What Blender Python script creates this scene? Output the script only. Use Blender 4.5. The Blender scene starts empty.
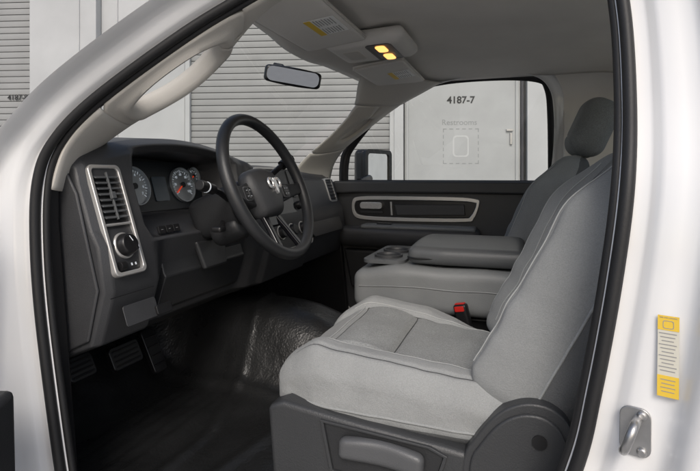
import bpy, bmesh, math, random
from mathutils import Vector, Matrix, noise
random.seed(4)
DATUM = 1.40      # cab coordinates are measured from the beltline, 1.40 m above the ground
scene = bpy.context.scene

# ------------------------------------------------------------------ materials
def mat(name, col, rough=0.5, metal=0.0, bump=None, var=0.0, varscale=6.0, coat=0.0, emit=None, spec=0.5, sheen=0.0, fine=0.0, bump2=None, fscale=700):
    m = bpy.data.materials.new(name); m.use_nodes = True
    nt = m.node_tree; b = nt.nodes["Principled BSDF"]
    b.inputs["Base Color"].default_value = (*col, 1)
    b.inputs["Roughness"].default_value = rough
    b.inputs["Metallic"].default_value = metal
    b.inputs["Coat Weight"].default_value = coat
    b.inputs["Specular IOR Level"].default_value = spec
    b.inputs["Sheen Weight"].default_value = sheen
    tc = nt.nodes.new("ShaderNodeTexCoord")
    if var > 0:
        n = nt.nodes.new("ShaderNodeTexNoise"); n.inputs["Scale"].default_value = varscale
        n.inputs["Detail"].default_value = 6; nt.links.new(tc.outputs["Object"], n.inputs["Vector"])
        r = nt.nodes.new("ShaderNodeMapRange"); r.inputs[1].default_value = 0.3; r.inputs[2].default_value = 0.7
        r.inputs[3].default_value = 1 - var; r.inputs[4].default_value = 1 + var
        nt.links.new(n.outputs["Fac"], r.inputs[0])
        out = r.outputs[0]
        if fine > 0:
            n2 = nt.nodes.new("ShaderNodeTexNoise"); n2.inputs["Scale"].default_value = fscale
            n2.inputs["Detail"].default_value = 2; nt.links.new(tc.outputs["Object"], n2.inputs["Vector"])
            r2 = nt.nodes.new("ShaderNodeMapRange"); r2.inputs[1].default_value = 0.3; r2.inputs[2].default_value = 0.7
            r2.inputs[3].default_value = 1 - fine; r2.inputs[4].default_value = 1 + fine
            nt.links.new(n2.outputs["Fac"], r2.inputs[0])
            mu = nt.nodes.new("ShaderNodeMath"); mu.operation = 'MULTIPLY'
            nt.links.new(out, mu.inputs[0]); nt.links.new(r2.outputs[0], mu.inputs[1]); out = mu.outputs[0]
        mx = nt.nodes.new("ShaderNodeVectorMath"); mx.operation = 'SCALE'
        mx.inputs[0].default_value = col
        nt.links.new(out, mx.inputs["Scale"]); nt.links.new(mx.outputs[0], b.inputs["Base Color"])
        rr = nt.nodes.new("ShaderNodeMapRange"); rr.inputs[1].default_value = 0.3; rr.inputs[2].default_value = 0.7
        rr.inputs[3].default_value = max(0.02, rough - var * 0.4); rr.inputs[4].default_value = min(1, rough + var * 0.4)
        nt.links.new(n.outputs["Fac"], rr.inputs[0]); nt.links.new(rr.outputs[0], b.inputs["Roughness"])
    prev = None
    for bm_ in (bump, bump2):
        if bm_:
            n = nt.nodes.new("ShaderNodeTexNoise"); n.inputs["Scale"].default_value = bm_[0]
            n.inputs["Detail"].default_value = 3; nt.links.new(tc.outputs["Object"], n.inputs["Vector"])
            bp = nt.nodes.new("ShaderNodeBump"); bp.inputs["Strength"].default_value = bm_[1]
            bp.inputs["Distance"].default_value = bm_[2] if len(bm_) > 2 else 0.001
            nt.links.new(n.outputs["Fac"], bp.inputs["Height"])
            if prev: nt.links.new(prev.outputs[0], bp.inputs["Normal"])
            nt.links.new(bp.outputs[0], b.inputs["Normal"]); prev = bp
    if emit:
        b.inputs["Emission Color"].default_value = (*emit[0], 1); b.inputs["Emission Strength"].default_value = emit[1]
    return m

WHITE = mat("white_paint", (0.81, 0.81, 0.81), 0.25, coat=0.7, var=0.02, varscale=3)
SEAL = mat("black_rubber_seal", (0.012, 0.012, 0.013), 0.55, bump=(300, .3))
DASH = mat("dark_dash_plastic", (0.046, 0.047, 0.050), 0.45, bump=(450, .5), var=.12)
DASH2 = mat("charcoal_plastic", (0.024, 0.025, 0.027), 0.40, bump=(450, .45), var=.12)
BLACK = mat("black_plastic", (0.012, 0.012, 0.013), 0.35, var=.1)
GLOSSB = mat("glossy_black", (0.006, 0.006, 0.008), 0.12)
GREYP = mat("grey_seat_plastic", (0.040, 0.042, 0.045), 0.42, bump=(420, .6), var=.10)
HANDLE = mat("handle_grey_plastic", (0.085, 0.088, 0.093), 0.36, bump=(500, .4), var=.05)
LGREYP = mat("mid_grey_plastic", (0.12, 0.123, 0.128), 0.38, bump=(500, .4), var=.05)
SILVER = mat("silver_trim", (0.62, 0.61, 0.59), 0.33, metal=.6, var=.04)
CHROME = mat("chrome", (0.85, 0.85, 0.85), 0.25, metal=.8)
FAB = mat("light_grey_seat_fabric", (0.290, 0.300, 0.300), 0.95, bump=(420, .8, .0012), var=.08, varscale=6, fine=.09, fscale=520, spec=.2, sheen=.1, bump2=(20, .45, .008))
FABI = mat("patterned_grey_seat_fabric", (0.250, 0.260, 0.259), 0.95, bump=(300, .9, .0016), var=.09, varscale=14, fine=.20, fscale=330, spec=.2, sheen=.1, bump2=(22, .4, .006))
FABB = mat("shaded_grey_backrest_fabric", (0.255, 0.264, 0.265), 0.95, bump=(420, .7, .0011), var=.09, varscale=5, fine=.09, fscale=520, spec=.2, sheen=.1, bump2=(15, .4, .008))  # seat cloth with the backrest's dimmer light worked into its colour
FABBI = mat("shaded_patterned_backrest_fabric", (0.205, 0.214, 0.214), 0.95, bump=(300, .9, .0016), var=.09, varscale=14, fine=.18, fscale=330, spec=.2, sheen=.1)  # insert cloth, also darkened in colour for the weaker light on the backrest
FABS = mat("dark_grey_seat_fabric", (0.115, 0.119, 0.122), 0.9, bump=(400, .9, .0015), var=.08, varscale=8, fine=.10, spec=.2)
THREAD = mat("pale_seam_thread", (0.42, 0.43, 0.43), 0.9)
DTHREAD = mat("dark_seam_thread", (0.070, 0.073, 0.075), 0.9)
VINYL = mat("grey_console_vinyl", (0.185, 0.193, 0.195), 0.5, bump=(350, .5), var=.08, bump2=(14, .3, .005))
LIDM = mat("slate_lid_vinyl", (0.092, 0.097, 0.101), 0.42, bump=(350, .5), var=.08, bump2=(12, .25, .005))
LINER = mat("greige_headliner_cloth", (0.74, 0.71, 0.665), 0.97, bump=(400, .6), var=.05, varscale=5, spec=.1)
VISORM = mat("greige_visor_vinyl", (0.70, 0.675, 0.635), 0.8, bump=(500, .4), var=.03)
PILLAR = mat("greige_pillar_plastic", (0.55, 0.525, 0.48), 0.6, bump=(500, .4), var=.03)
MAT = mat("black_rubber_floor", (0.0155, 0.016, 0.0165), 0.32, bump=(150, .8, .0016), var=.18, varscale=8, bump2=(11, .55, .010))
REDP = mat("red_plastic", (0.50, 0.02, 0.015), 0.35)
LAMP = mat("lit_amber_lamp", (.5, .3, .12), 0.4, emit=((1, .45, .12), 1.9))
PAPERW = mat("white_label", (0.88, 0.88, 0.86), 0.6)
PAPERY = mat("yellow_label", (0.74, 0.50, 0.05), 0.6)
INK = mat("black_ink", (0.02, 0.02, 0.02), 0.6)
GINK = mat("grey_ink", (0.28, 0.28, 0.28), 0.6)
CREAM = mat("cream_label", (0.60, 0.58, 0.50), 0.6)
GAUGE = mat("gauge_face", (0.015, 0.018, 0.022), 0.35)
GAUGEL = mat("gauge_silver_ring", (0.42, 0.45, 0.47), 0.3, metal=.5)
GAUGEW = mat("gauge_white_marks", (0.8, 0.82, 0.85), 0.4, emit=((.8, .9, 1), .2))
NEEDLE = mat("gauge_red_needle", (0.7, 0.03, 0.01), 0.4, emit=((1, .08, .02), .4))
SCREEN = mat("dim_display", (0.05, 0.07, 0.09), 0.2)
MIRRORM = mat("mirror_glass", (0.80, 0.82, 0.83), 0.03, metal=1)
MIRRORD = mat("tinted_mirror_glass", (0.42, 0.44, 0.46), 0.03, metal=1)
METALD = mat("galvanised_steel", (0.42, 0.42, 0.42), 0.34, metal=.9, var=.1, varscale=40)
ROLL = mat("grey_painted_steel_shutter", (0.270, 0.275, 0.274), 0.5, var=.08, varscale=2.5)
ROLLG = mat("shutter_slat_joint", (0.135, 0.138, 0.138), 0.6, var=.1, varscale=3)
WALLM = mat("pale_grey_wall_steel", (0.43, 0.44, 0.445), 0.55, var=.08, varscale=1.6)
DOORM = mat("pale_smooth_door_paint", (0.365, 0.376, 0.377), 0.5, var=.08, varscale=2)
GHOST = mat("faded_mark", (0.47, 0.48, 0.48), 0.6)
GHOSTD = mat("faded_grey_mark", (0.26, 0.27, 0.27), 0.6)
DARKGAP = mat("dark_gap", (0.05, 0.05, 0.055), 0.8)
ASPH = mat("pale_bounce_concrete", (0.42, 0.41, 0.39), 0.9, bump=(60, .8, .01), var=.12, varscale=3)  # unseen ground, its tone kept pale to bounce light up to the headliner

GLASS = bpy.data.materials.new("clear_glass"); GLASS.use_nodes = True
nt = GLASS.node_tree; nt.nodes.clear()
o = nt.nodes.new("ShaderNodeOutputMaterial"); mx = nt.nodes.new("ShaderNodeMixShader")
t = nt.nodes.new("ShaderNodeBsdfTransparent"); t.inputs[0].default_value = (.93, .95, .94, 1)
g = nt.nodes.new("ShaderNodeBsdfGlossy"); g.inputs["Roughness"].default_value = 0.01
mx.inputs[0].default_value = 0.06
nt.links.new(t.outputs[0], mx.inputs[1]); nt.links.new(g.outputs[0], mx.inputs[2]); nt.links.new(mx.outputs[0], o.inputs[0])

# ------------------------------------------------------------------ geometry helpers
def sm(x, a, b):
    t = max(0, min(1, (x - a) / (b - a))); return t * t * (3 - 2 * t)

def frame(o, xa, ya):
    xa = Vector(xa).normalized(); ya = Vector(ya); za = xa.cross(ya).normalized(); ya = za.cross(xa).normalized()
    return Matrix(((xa.x, ya.x, za.x, o[0]), (xa.y, ya.y, za.y, o[1]), (xa.z, ya.z, za.z, o[2]), (0, 0, 0, 1)))

def side(Y):   # local x = cab X, local y = cab Z, local z = towards the near side (-Y)
    return frame((0, Y, 0), (1, 0, 0), (0, 0, 1))
def T(x, y, z): return Matrix.Translation((x, y, z))

def catmull(pts, closed=False, sub=6):
    P = [Vector(p) for p in pts]; n = len(P); out = []
    rng = n if closed else n - 1
    for i in range(rng):
        if closed: a, b, c, d = P[(i - 1) % n], P[i], P[(i + 1) % n], P[(i + 2) % n]
        else: a, b, c, d = P[max(i - 1, 0)], P[i], P[i + 1], P[min(i + 2, n - 1)]
        for k in range(sub):
            t = k / sub
            out.append(0.5 * ((2 * b) + (c - a) * t + (2 * a - 5 * b + 4 * c - d) * t * t + (3 * b - a - 3 * c + d) * t ** 3))
    if not closed: out.append(P[-1])
    return out

def rrect(w, h, r, n=5, cx=0, cy=0):
    out = []
    for (sx, sy, a0) in ((1, 1, 0), (-1, 1, 90), (-1, -1, 180), (1, -1, 270)):
        for k in range(n + 1):
            a = math.radians(a0 + 90 * k / n)
            out.append((cx + sx * (w / 2 - r) + r * math.cos(a), cy + sy * (h / 2 - r) + r * math.sin(a)))
    return out

class B:
    def __init__(s): s.v = []; s.f = []; s.m = []
    def add(s, v, f, M=None, mi=0):
        k = len(s.v)
        s.v += [(M @ Vector(p)) if M is not None else Vector(p) for p in v]
        for i, q in enumerate(f):
            s.f.append([j + k for j in q]); s.m.append(mi[i] if isinstance(mi, list) else mi)
        return s
    def box(s, size, M=None, mi=0):
        a, b, c = [x / 2 for x in size]
        v = [(-a, -b, -c), (a, -b, -c), (a, b, -c), (-a, b, -c), (-a, -b, c), (a, -b, c), (a, b, c), (-a, b, c)]
        return s.add(v, [(3, 2, 1, 0), (4, 5, 6, 7), (0, 1, 5, 4), (1, 2, 6, 5), (2, 3, 7, 6), (3, 0, 4, 7)], M, mi)
    def bx(s, x0, x1, y0, y1, z0, z1, mi=0, M=None):
        return s.box((x1 - x0, y1 - y0, z1 - z0), (M or Matrix()) @ T((x0 + x1) / 2, (y0 + y1) / 2, (z0 + z1) / 2), mi)
    def prism(s, pts, h0, h1, M=None, mi=0):
        n = len(pts)
        v = [(p[0], p[1], h0) for p in pts] + [(p[0], p[1], h1) for p in pts]
        f = [list(range(n))[::-1], list(range(n, 2 * n))] + [(i, (i + 1) % n, (i + 1) % n + n, i + n) for i in range(n)]
        return s.add(v, f, M, mi)
    def ring(s, outer, inner, h0, h1, M=None, mi=0):
        n = len(outer)
        v = [(p[0], p[1], h0) for p in outer] + [(p[0], p[1], h1) for p in outer] + [(p[0], p[1], h1) for p in inner] + [(p[0], p[1], h0) for p in inner]
        f = []
        for i in range(n):
            j = (i + 1) % n
            for k in range(4):
                l = (k + 1) % 4
                f.append((k * n + i, k * n + j, l * n + j, l * n + i))
        return s.add(v, f, M, mi)
    def tube(s, pts, r, closed=False, n=10, M=None, mi=0, ref=None, rr=None):
        P = [Vector(p) for p in pts]; N = len(P); v = []; f = []
        nrm = None
        for i in range(N):
            if closed: t = P[(i + 1) % N] - P[i - 1]
            else: t = P[min(i + 1, N - 1)] - P[max(i - 1, 0)]
            t.normalize()
            if ref is not None: nn = Vector(ref).cross(t).normalized()
            else:
                if nrm is None:
                    a = Vector((0, 0, 1)) if abs(t.z) < .9 else Vector((1, 0, 0)); nn = a.cross(t).normalized()
                else: nn = (nrm - t * nrm.dot(t)).normalized()
            nrm = nn; bb = t.cross(nn)
            ri = rr[i] if rr else r
            r1, r2 = ri if isinstance(ri, tuple) else (ri, ri)
            for k in range(n):
                a = 2 * math.pi * k / n
                v.append(P[i] + nn * math.cos(a) * r1 + bb * math.sin(a) * r2)
        for i in range(N if closed else N - 1):
            for k in range(n):
                a = i * n + k; b = i * n + (k + 1) % n; c = ((i + 1) % N) * n + (k + 1) % n; d = ((i + 1) % N) * n + k
                f.append((a, b, c, d))
        if not closed:
            f.append(tuple(range(n))[::-1]); f.append(tuple((N - 1) * n + k for k in range(n)))
        return s.add(v, f, M, mi)
    def lathe(s, prof, M=None, n=32, mi=0, sx=1, sy=1):
        v = []; f = []
        for (r, z) in prof:
            for k in range(n):
                a = 2 * math.pi * k / n; v.append((r * math.cos(a) * sx, r * math.sin(a) * sy, z))
        for i in range(len(prof) - 1):
            for k in range(n): f.append((i * n + k, i * n + (k + 1) % n, (i + 1) * n + (k + 1) % n, (i + 1) * n + k))
        f.append(tuple(range(n))[::-1]); f.append(tuple((len(prof) - 1) * n + k for k in range(n)))
        return s.add(v, f, M, mi)
    def grid(s, rows, M=None, mi=0):
        nr = len(rows); nc = len(rows[0]); v = [p for r in rows for p in r]; f = []
        for i in range(nr - 1):
            for j in range(nc - 1): f.append((i * nc + j, i * nc + j + 1, (i + 1) * nc + j + 1, (i + 1) * nc + j))
        return s.add(v, f, M, mi)
    def loft(s, secs, M=None, mi=0, cap=True):
        n = len(secs[0]); v = [p for q in secs for p in q]; f = []
        for i in range(len(secs) - 1):
            for k in range(n): f.append((i * n + k, i * n + (k + 1) % n, (i + 1) * n + (k + 1) % n, (i + 1) * n + k))
        if cap: f.append(tuple(range(n))[::-1]); f.append(tuple((len(secs) - 1) * n + k for k in range(n)))
        return s.add(v, f, M, mi)
    def block(s, size, r, res, M=None, deform=None, mi=0, mf=None):
        h = [x / 2 for x in size]; key = {}; v = []; f = []; fm = []
        cnt = [max(2, int(x / res)) for x in size]
        def vid(p):
            k = (round(p[0], 5), round(p[1], 5), round(p[2], 5))
            if k not in key: key[k] = len(v); v.append(p)
            return key[k]
        for ax in range(3):
            a, b = [(1, 2), (2, 0), (0, 1)][ax]
            for sg in (-1, 1):
                for i in range(cnt[a]):
                    for j in range(cnt[b]):
                        q = []
                        for (di, dj) in ((0, 0), (1, 0), (1, 1), (0, 1)):
                            p = [0, 0, 0]; p[ax] = sg * h[ax]; p[a] = -h[a] + 2 * h[a] * (i + di) / cnt[a]; p[b] = -h[b] + 2 * h[b] * (j + dj) / cnt[b]
                            q.append(vid(p))
                        if sg < 0: q = q[::-1]
                        f.append(q)
        out = []
        for p in v:
            inn = Vector([max(-(h[k] - r), min(h[k] - r, p[k])) for k in range(3)])
            d = Vector(p) - inn
            q = inn + d.normalized() * r if d.length > 1e-9 else Vector(p)
            out.append(q)
        if mf:
            for q in f:
                c = sum((out[i] for i in q), Vector()) / 4; fm.append(mf(c))
        else: fm = mi
        if deform: out = [Vector(deform(p.x, p.y, p.z)) for p in out]
        return s.add(out, f, M, fm)

    def make(s, name, mats, parent=None, bevel=0, seg=2, angle=38, solid=0, datum=True, label=None, recalc=True, subsurf=0, ang_bev=30):
        me = bpy.data.meshes.new(name)
        off = Vector((0, 0, DATUM if datum else 0))
        v = [p + off for p in s.v]
        lo = Vector([min(p[k] for p in v) for k in range(3)]); hi = Vector([max(p[k] for p in v) for k in range(3)])
        c = (lo + hi) / 2
        me.from_pydata([p - c for p in v], [], s.f)
        if not isinstance(mats, (list, tuple)): mats = [mats]
        for m in mats: me.materials.append(m)
        for p, mi in zip(me.polygons, s.m): p.material_index = mi
        if recalc:
            bm = bmesh.new(); bm.from_mesh(me); bmesh.ops.recalc_face_normals(bm, faces=bm.faces); bm.to_mesh(me); bm.free()
        me.polygons.foreach_set("use_smooth", [True] * len(me.polygons)); me.set_sharp_from_angle(angle=math.radians(angle))
        me.update()
        ob = bpy.data.objects.new(name, me); scene.collection.objects.link(ob)
        WL[ob.name] = c
        if parent: ob.parent = parent; ob.location = c - WL[parent.name]
        else: ob.location = c
        if solid: md = ob.modifiers.new("solid", 'SOLIDIFY'); md.thickness = solid; md.offset = 0
        if bevel:
            md = ob.modifiers.new("bevel", 'BEVEL'); md.width = bevel; md.segments = seg; md.limit_method = 'ANGLE'; md.angle_limit = math.radians(ang_bev)
            md.harden_normals = False
            wn = ob.modifiers.new("wn", 'WEIGHTED_NORMAL'); wn.keep_sharp = True
        if subsurf: md = ob.modifiers.new("sub", 'SUBSURF'); md.levels = subsurf; md.render_levels = subsurf
        if label: ob["label"] = label
        return ob
WL = {}

def empty(name, loc, label, cat):
    e = bpy.data.objects.new(name, None); e.empty_display_size = .2; e.location = loc; scene.collection.objects.link(e)
    WL[e.name] = Vector(loc); e["label"] = label; e["category"] = cat; return e

def textgeo(s, size, ext=0.0004, bold=0):
    cu = bpy.data.curves.new("lettering", 'FONT'); cu.body = s; cu.size = size; cu.align_x = 'CENTER'; cu.align_y = 'CENTER'; cu.extrude = ext; cu.offset = bold
    ob = bpy.data.objects.new("lettering", cu); scene.collection.objects.link(ob)
    dg = bpy.context.evaluated_depsgraph_get(); me = bpy.data.meshes.new_from_object(ob.evaluated_get(dg))
    v = [tuple(x.co) for x in me.vertices]; f = [tuple(p.vertices) for p in me.polygons]
    bpy.data.objects.remove(ob); bpy.data.curves.remove(cu); bpy.data.meshes.remove(me)
    return v, f

# ------------------------------------------------------------------ the truck
truck = empty("pickup_truck", (-.4, 1.59, 0), "white pickup truck cab seen through its open front door", "pickup truck")
MID = 1.59
def mir(p): return (p[0], 2 * MID - p[1], p[2])

LOOP = [(-.866, .76, -.591), (-.919, .76, -.294), (-.941, .765, -.1125), (-.937, .77, 0), (-.907, .78, .072), (-.836, .80, .148), (-.686, .83, .252),
        (-.555, .86, .332), (-.35, .885, .42), (-.1, .89, .45), (.06, .885, .435), (.130, .875, .37), (.149, .86, .262), (.150, .82, .124), (.139, .77, -.007),
        (.122, .76, -.143), (.097, .76, -.296), (.071, .76, -.413), (.0, .76, -.60), (-.08, .76, -.70), (-.4, .76, -.715), (-.75, .76, -.71), (-.84, .76, -.67)]
LP = catmull(LOOP, True, 8)
def normals(L):
    out = []
    for i in range(len(L)):
        t = L[(i + 1) % len(L)] - L[i - 1]; n = Vector((-t.z, 0, t.x)).normalized(); out.append(n)
    return out
LN = normals(LP)
def kk(p): return 1 - .50 * sm(p.z, -.06, .10) * (p.x < .0) * (1 - sm(p.x, -.35, .0))
def offs(off, dy): return [p + n * off * kk(p) + Vector((0, dy, 0)) for p, n in zip(LP, LN)]

rows = [offs(a, b) for a, b in ((-.012, .020), (-.010, .008), (.010, .004), (.026, .000), (.031, -.004), (.037, -.014), (.043, -.019), (.062, -.025), (.078, -.031), (.086, -.038), (.091, -.050), (.094, -.066))]
def tail(o0, d0, o1, d1):
    out = []
    for p, n in zip(LP, LN):
        w = 1 - sm(p.z, -.10, .04) if p.x < -.3 else sm(p.x, 0, .12)
        if p.z < -.5: w = 1
        k = kk(p)
        e = n.copy()
        if p.z > -.55: e = (n * (1 - w) + Vector((math.copysign(1, p.x + .3), 0, 0)) * w).normalized()
        a = o0 * (1 - w) + o1 * w; d = d0 * (1 - w) + d1 * w
        out.append(p + n * .09 * k + e * (a - .09) * k + Vector((0, d, 0)))
    return out
rows += [tail(.097, -.074, .105, -.084), tail(.100, -.06, .25, -.10), tail(.100, .0, .46, -.09)]
def bodyside(mirror):
    b = B(); nr = len(rows); n = len(LP)
    v = [p for r in rows for p in r]
    if mirror: v = [Vector(mir(p)) for p in v]
    f = []
    for i in range(nr - 1):
        for k in range(n): f.append((i * n + k, i * n + (k + 1) % n, (i + 1) * n + (k + 1) % n, (i + 1) * n + k))
    b.add(v, f); return b
for k_ in (False, True):
    bodyside(k_).make("body_side", WHITE, truck, solid=.004, angle=75)

r = []
for i in range(15):
    X = -.72 + 1.34 * i / 14
    r.append([(X, .80 + 1.58 * j / 16, .505 + .075 * (1 - abs((j - 8) / 8) ** 3) - .06 * sm(-X, .35, .75)) for j in range(17)])
B().grid(r).make("roof_panel", WHITE, truck, solid=.02)
b = B(); b.block((1.5, 1.9, .62), .09, .05, T(-2.16, MID, -.37)); b.make("bonnet", WHITE, truck, angle=60)
b = B()
b.bx(.56, .60, .80, 2.38, -.80, -.02); b.bx(.56, .60, .80, 2.38, .37, .52); b.bx(.56, .60, .80, 1.02, -.02, .37); b.bx(.56, .60, 2.16, 2.38, -.02, .37)
b.make("rear_cab_wall", DASH, truck, bevel=.004)
B().bx(.575, .58, 1.02, 2.16, -.02, .37).make("rear_window", GLASS, truck)

b = B(); b.tube([p + Vector((0, -.001, 0)) for p in offs(0, -.002)], 0, True, 12, ref=(0, 1, 0), rr=[(.0095, .011)] * len(LP))
b.tube(offs(-.010, .014), .008, True, 8, ref=(0, 1, 0))
b.make("door_seal", SEAL, truck, angle=60)

# floor with tunnel and toe board
r = []
nx, ny = 220, 170
for i in range(nx + 1):
    X = -1.55 + 2.12 * i / nx; row = []
    for j in range(ny + 1):
        Y = .775 + 1.62 * j / ny
        z = -.69 + .24 * math.exp(-((Y - 1.62) / .17) ** 4) * sm(-X, .1, .8) + .42 * sm(-X, 1.05, 1.5)
        z += .006 * noise.noise(Vector((X * 6, Y * 6, 0))) + .003 * abs(noise.noise(Vector((X * 13, Y * 9, 5))))
        d1 = X + .80 + .05 * noise.noise(Vector((Y * 4, 0, 0))) + .15 * (Y - 1.1); z += .009 * math.exp(-(d1 / .014) ** 2)
        d2 = X + .66 + .06 * noise.noise(Vector((Y * 3, 4, 0))) - .25 * (Y - 1.0); z += .008 * math.exp(-(d2 / .02) ** 2) * (1 - sm(Y, 1.1, 1.3))
        d3 = Y - 1.36 - .04 * math.sin(X * 5); z += .010 * math.exp(-(d3 / .016) ** 2)
        if .90 < Y < 1.36 and -1.04 < X < -.86: z += .0035 * max(0, math.sin(X * 2 * math.pi / .04)) * sm(Y, .90, .93) * (1 - sm(Y, 1.33, 1.36))
        z += .03 * (1 - sm(Y, .775, .83))
        row.append((X, Y, z))
    r.append(row)
B().grid(r).make("floor_mat", MAT, truck, solid=.006, angle=60)
b = B()
b.bx(-1.56, -1.54, .8, 2.38, -.8, .0)
for Y, dx in ((.785, 0), (2.370, .055)):
    b.prism([(-1.55, -.70), (-.875 + dx, -.70), (-.915 + dx, -.30), (-.935 + dx, -.10), (-.935, .0), (-.99, .03), (-1.55, 0)], 0, .03, side(Y + .03))
b.make("footwell_trim", BLACK, truck, bevel=.004)

# headliner
r = []
for i in range(41):
    row = []
    for j in range(61):
        Y = .885 + 1.41 * j / 60; a = (Y - MID) / .705
        xf = -.74 + .12 * a * a
        X = xf + (.56 - xf) * i / 40
        z = .475 - .045 * abs(a) ** 4 - .045 * (1 - sm(X - xf, 0, .16)) - .05 * sm(X, .3, .6)
        z -= .012 * math.exp(-((a) / .25) ** 4) * (1 - sm(X - xf, .25, .36))
        row.append((X, Y, z))
    r.append(row)
B().grid(r).make("headliner", LINER, truck, solid=.008, angle=60)

# windscreen
r = []
for i in range(9):
    t_ = i / 8; row = []
    for j in range(21):
        Y = .90 + 1.38 * j / 20; a = (Y - MID) / .69
        row.append((-.755 + .12 * a * a - (.60) * t_, Y, .44 - .03 * a * a - .44 * t_ + .02 * math.sin(math.pi * t_)))
    r.append(row)
B().grid(r).make("windscreen", GLASS, truck, angle=60)

# front pillar trim with the grab-handle opening moulded into it
SUB = 12
pin = catmull([(-1.03, .93, -.03), (-.985, .945, .05), (-.885, .97, .124), (-.748, 1.005, .206), (-.672, 1.045, .297), (-.650, 1.11, .405), (-.60, 1.18, .46)], False, SUB)
pin_far = catmull([(-1.10, .93, -.05), (-1.05, .95, .02), (-.955, .97, .105), (-.820, .995, .205), (-.715, 1.04, .300), (-.665, 1.11, .405), (-.60, 1.18, .46)], False, SUB)
pout = catmull([(-.925, .785, -.03), (-.897, .795, .060), (-.826, .815, .140), (-.678, .845, .243), (-.547, .875, .323), (-.42, .895, .382), (-.34, .905, .42)], False, SUB)
def cv(C, s):
    s = max(0, min(len(C) - 1.001, s * SUB)); i = int(s); return C[i].lerp(C[i + 1], s - i)
def PS(s, t, mrr, lift=0):
    C2 = pin_far if mrr else pin
    a, c = cv(pout, s), cv(C2, s); tan = (cv(C2, s + .1) - cv(C2, s - .1)).normalized(); acr = (c - a).normalized()
    n = acr.cross(tan).normalized()
    if n.x < 0: n = -n
    p = a.lerp(c, t) + n * (.014 * math.sin(math.pi * max(0, min(1, t))) ** .7 + lift)
    return Vector(mir(p)) if mrr else p
S0, S1 = 2.0, 4.15
for mrr in (0, 1):
    b = B()
    for (sa, sb) in ((0, S0), (S1, 6)):
        n_ = 14
        b.grid([[PS(sa + (sb - sa) * i / n_, j / 12, mrr) for j in range(13)] for i in range(n_ + 1)])
    N = 64; rg = []
    sc, tc_ = (S0 + S1) / 2 - .06, .50
    for q in range(10):
        row = []
        for k in range(N):
            a = 2 * math.pi * k / N; ca, sa_ = math.cos(a), math.sin(a)
            fy = .24 if mrr else .34; fx = .55 if mrr else .74
            ex, ey = math.copysign(abs(ca) ** .8, ca) * fx, math.copysign(abs(sa_) ** .8, sa_) * fy
            hs, ht = sc + ex, tc_ + ey
            kx_ = ((S1 if ca > 0 else S0) - sc) / ca if abs(ca) > 1e-6 else 1e9; ky = ((1 if sa_ > 0 else 0) - tc_) / sa_ if abs(sa_) > 1e-6 else 1e9
            m_ = min(abs(kx_), abs(ky)); os_, ot = sc + ca * m_, tc_ + sa_ * m_
            w_ = (q - 2) / 7
            if q < 2:
                if mrr: f_ = (0.0, .92)[q]; row.append(PS(sc + ex * f_, tc_ + ey * f_, mrr, -.012))
                else: row.append(PS(hs, ht, mrr, (-.034, -.022)[q]))
                continue
            lift = (.003 if mrr else .010) * math.exp(-((w_ - .25) / .22) ** 2)
            row.append(PS(hs + (os_ - hs) * w_, ht + (ot - ht) * w_, mrr, lift - (.0 if mrr else .004) * (q == 2)))
        rg.append(row + [row[0]])
    b.grid(rg)
    b.make("pillar_trim", PILLAR, truck, solid=.006, angle=60)
for Y in (.90, 2.315):
    b = B(); b.prism([(.175, -.60), (.175, .26), (.150, .37), (.08, .45), (.12, .47), (.56, .44), (.56, -.60)], 0, .02, side(Y + .02))
    b.make("rear_pillar_trim", LINER, truck, bevel=.006, seg=3)

# overhead: visors, console, lamps, mirror
def visor(Y, X, hw, lx):
    M = frame((X, Y, .412), (0, 1, 0), (1, 0, .12))   # z points downwards
    b = B(); b.block((hw, .20, .020), .0095, .012, M)
    ob = b.make("sun_visor", VISORM, truck, angle=60)
    b = B(); b.tube([(x, y, .0) for x, y in rrect(hw - .002, .198, .02, 5)], .004, True, 6, M=M @ T(0, 0, .004), ref=(0, 0, 1)); b.make("visor_seam", PILLAR, ob)
    b = B()
    L = M @ T(lx, .045, .0115)
    b.box((.13, .085, .0012), L, 0); b.box((.13, .018, .0008), L @ T(0, -.0335, .0012), 1)
    for k in range(7): b.box((.052 - .006 * (k % 3), .0022, .0006), L @ T(-.033, -.018 + k * .008, .0012), 2); b.box((.048 - .007 * (k % 2), .0022, .0006), L @ T(.034, -.018 + k * .008, .0012), 2)
    b.make("warning_label", [PAPERW, PAPERY, GINK], ob)
visor(1.24, -.545, .46, .03); visor(1.99, -.50, .42, -.01)
Mo = frame((-.47, 1.605, .430), (0, 1, 0), (1, 0, .04))
b = B(); b.block((.25, .27, .05), .02, .01, Mo, deform=lambda x, y, z: (x * (1 - .12 * sm(z, 0, .03)), y * (1 - .1 * sm(z, 0, .03)), z))
oc = b.make("overhead_console", VISORM, truck, angle=60)
b = B(); b.ring(rrect(.20, .085, .015, 4), rrect(.185, .07, .012, 4), 0, .003, Mo @ T(0, .045, .0235)); b.box((.186, .071, .002), Mo @ T(0, .045, .0245), 0); b.make("lamp_housing", DASH, oc)
for dx in (-.052, .052):
    b = B(); b.prism(rrect(.070, .032, .012, 4), 0, .004, Mo @ T(dx, .048, .026)); b.make("reading_lamp", LAMP, oc, bevel=.001)
b = B(); b.prism(rrect(.11, .055, .012, 4), 0, .003, Mo @ T(0, -.06, .0235)); b.make("storage_lid", PILLAR, oc, bevel=.001)

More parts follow.
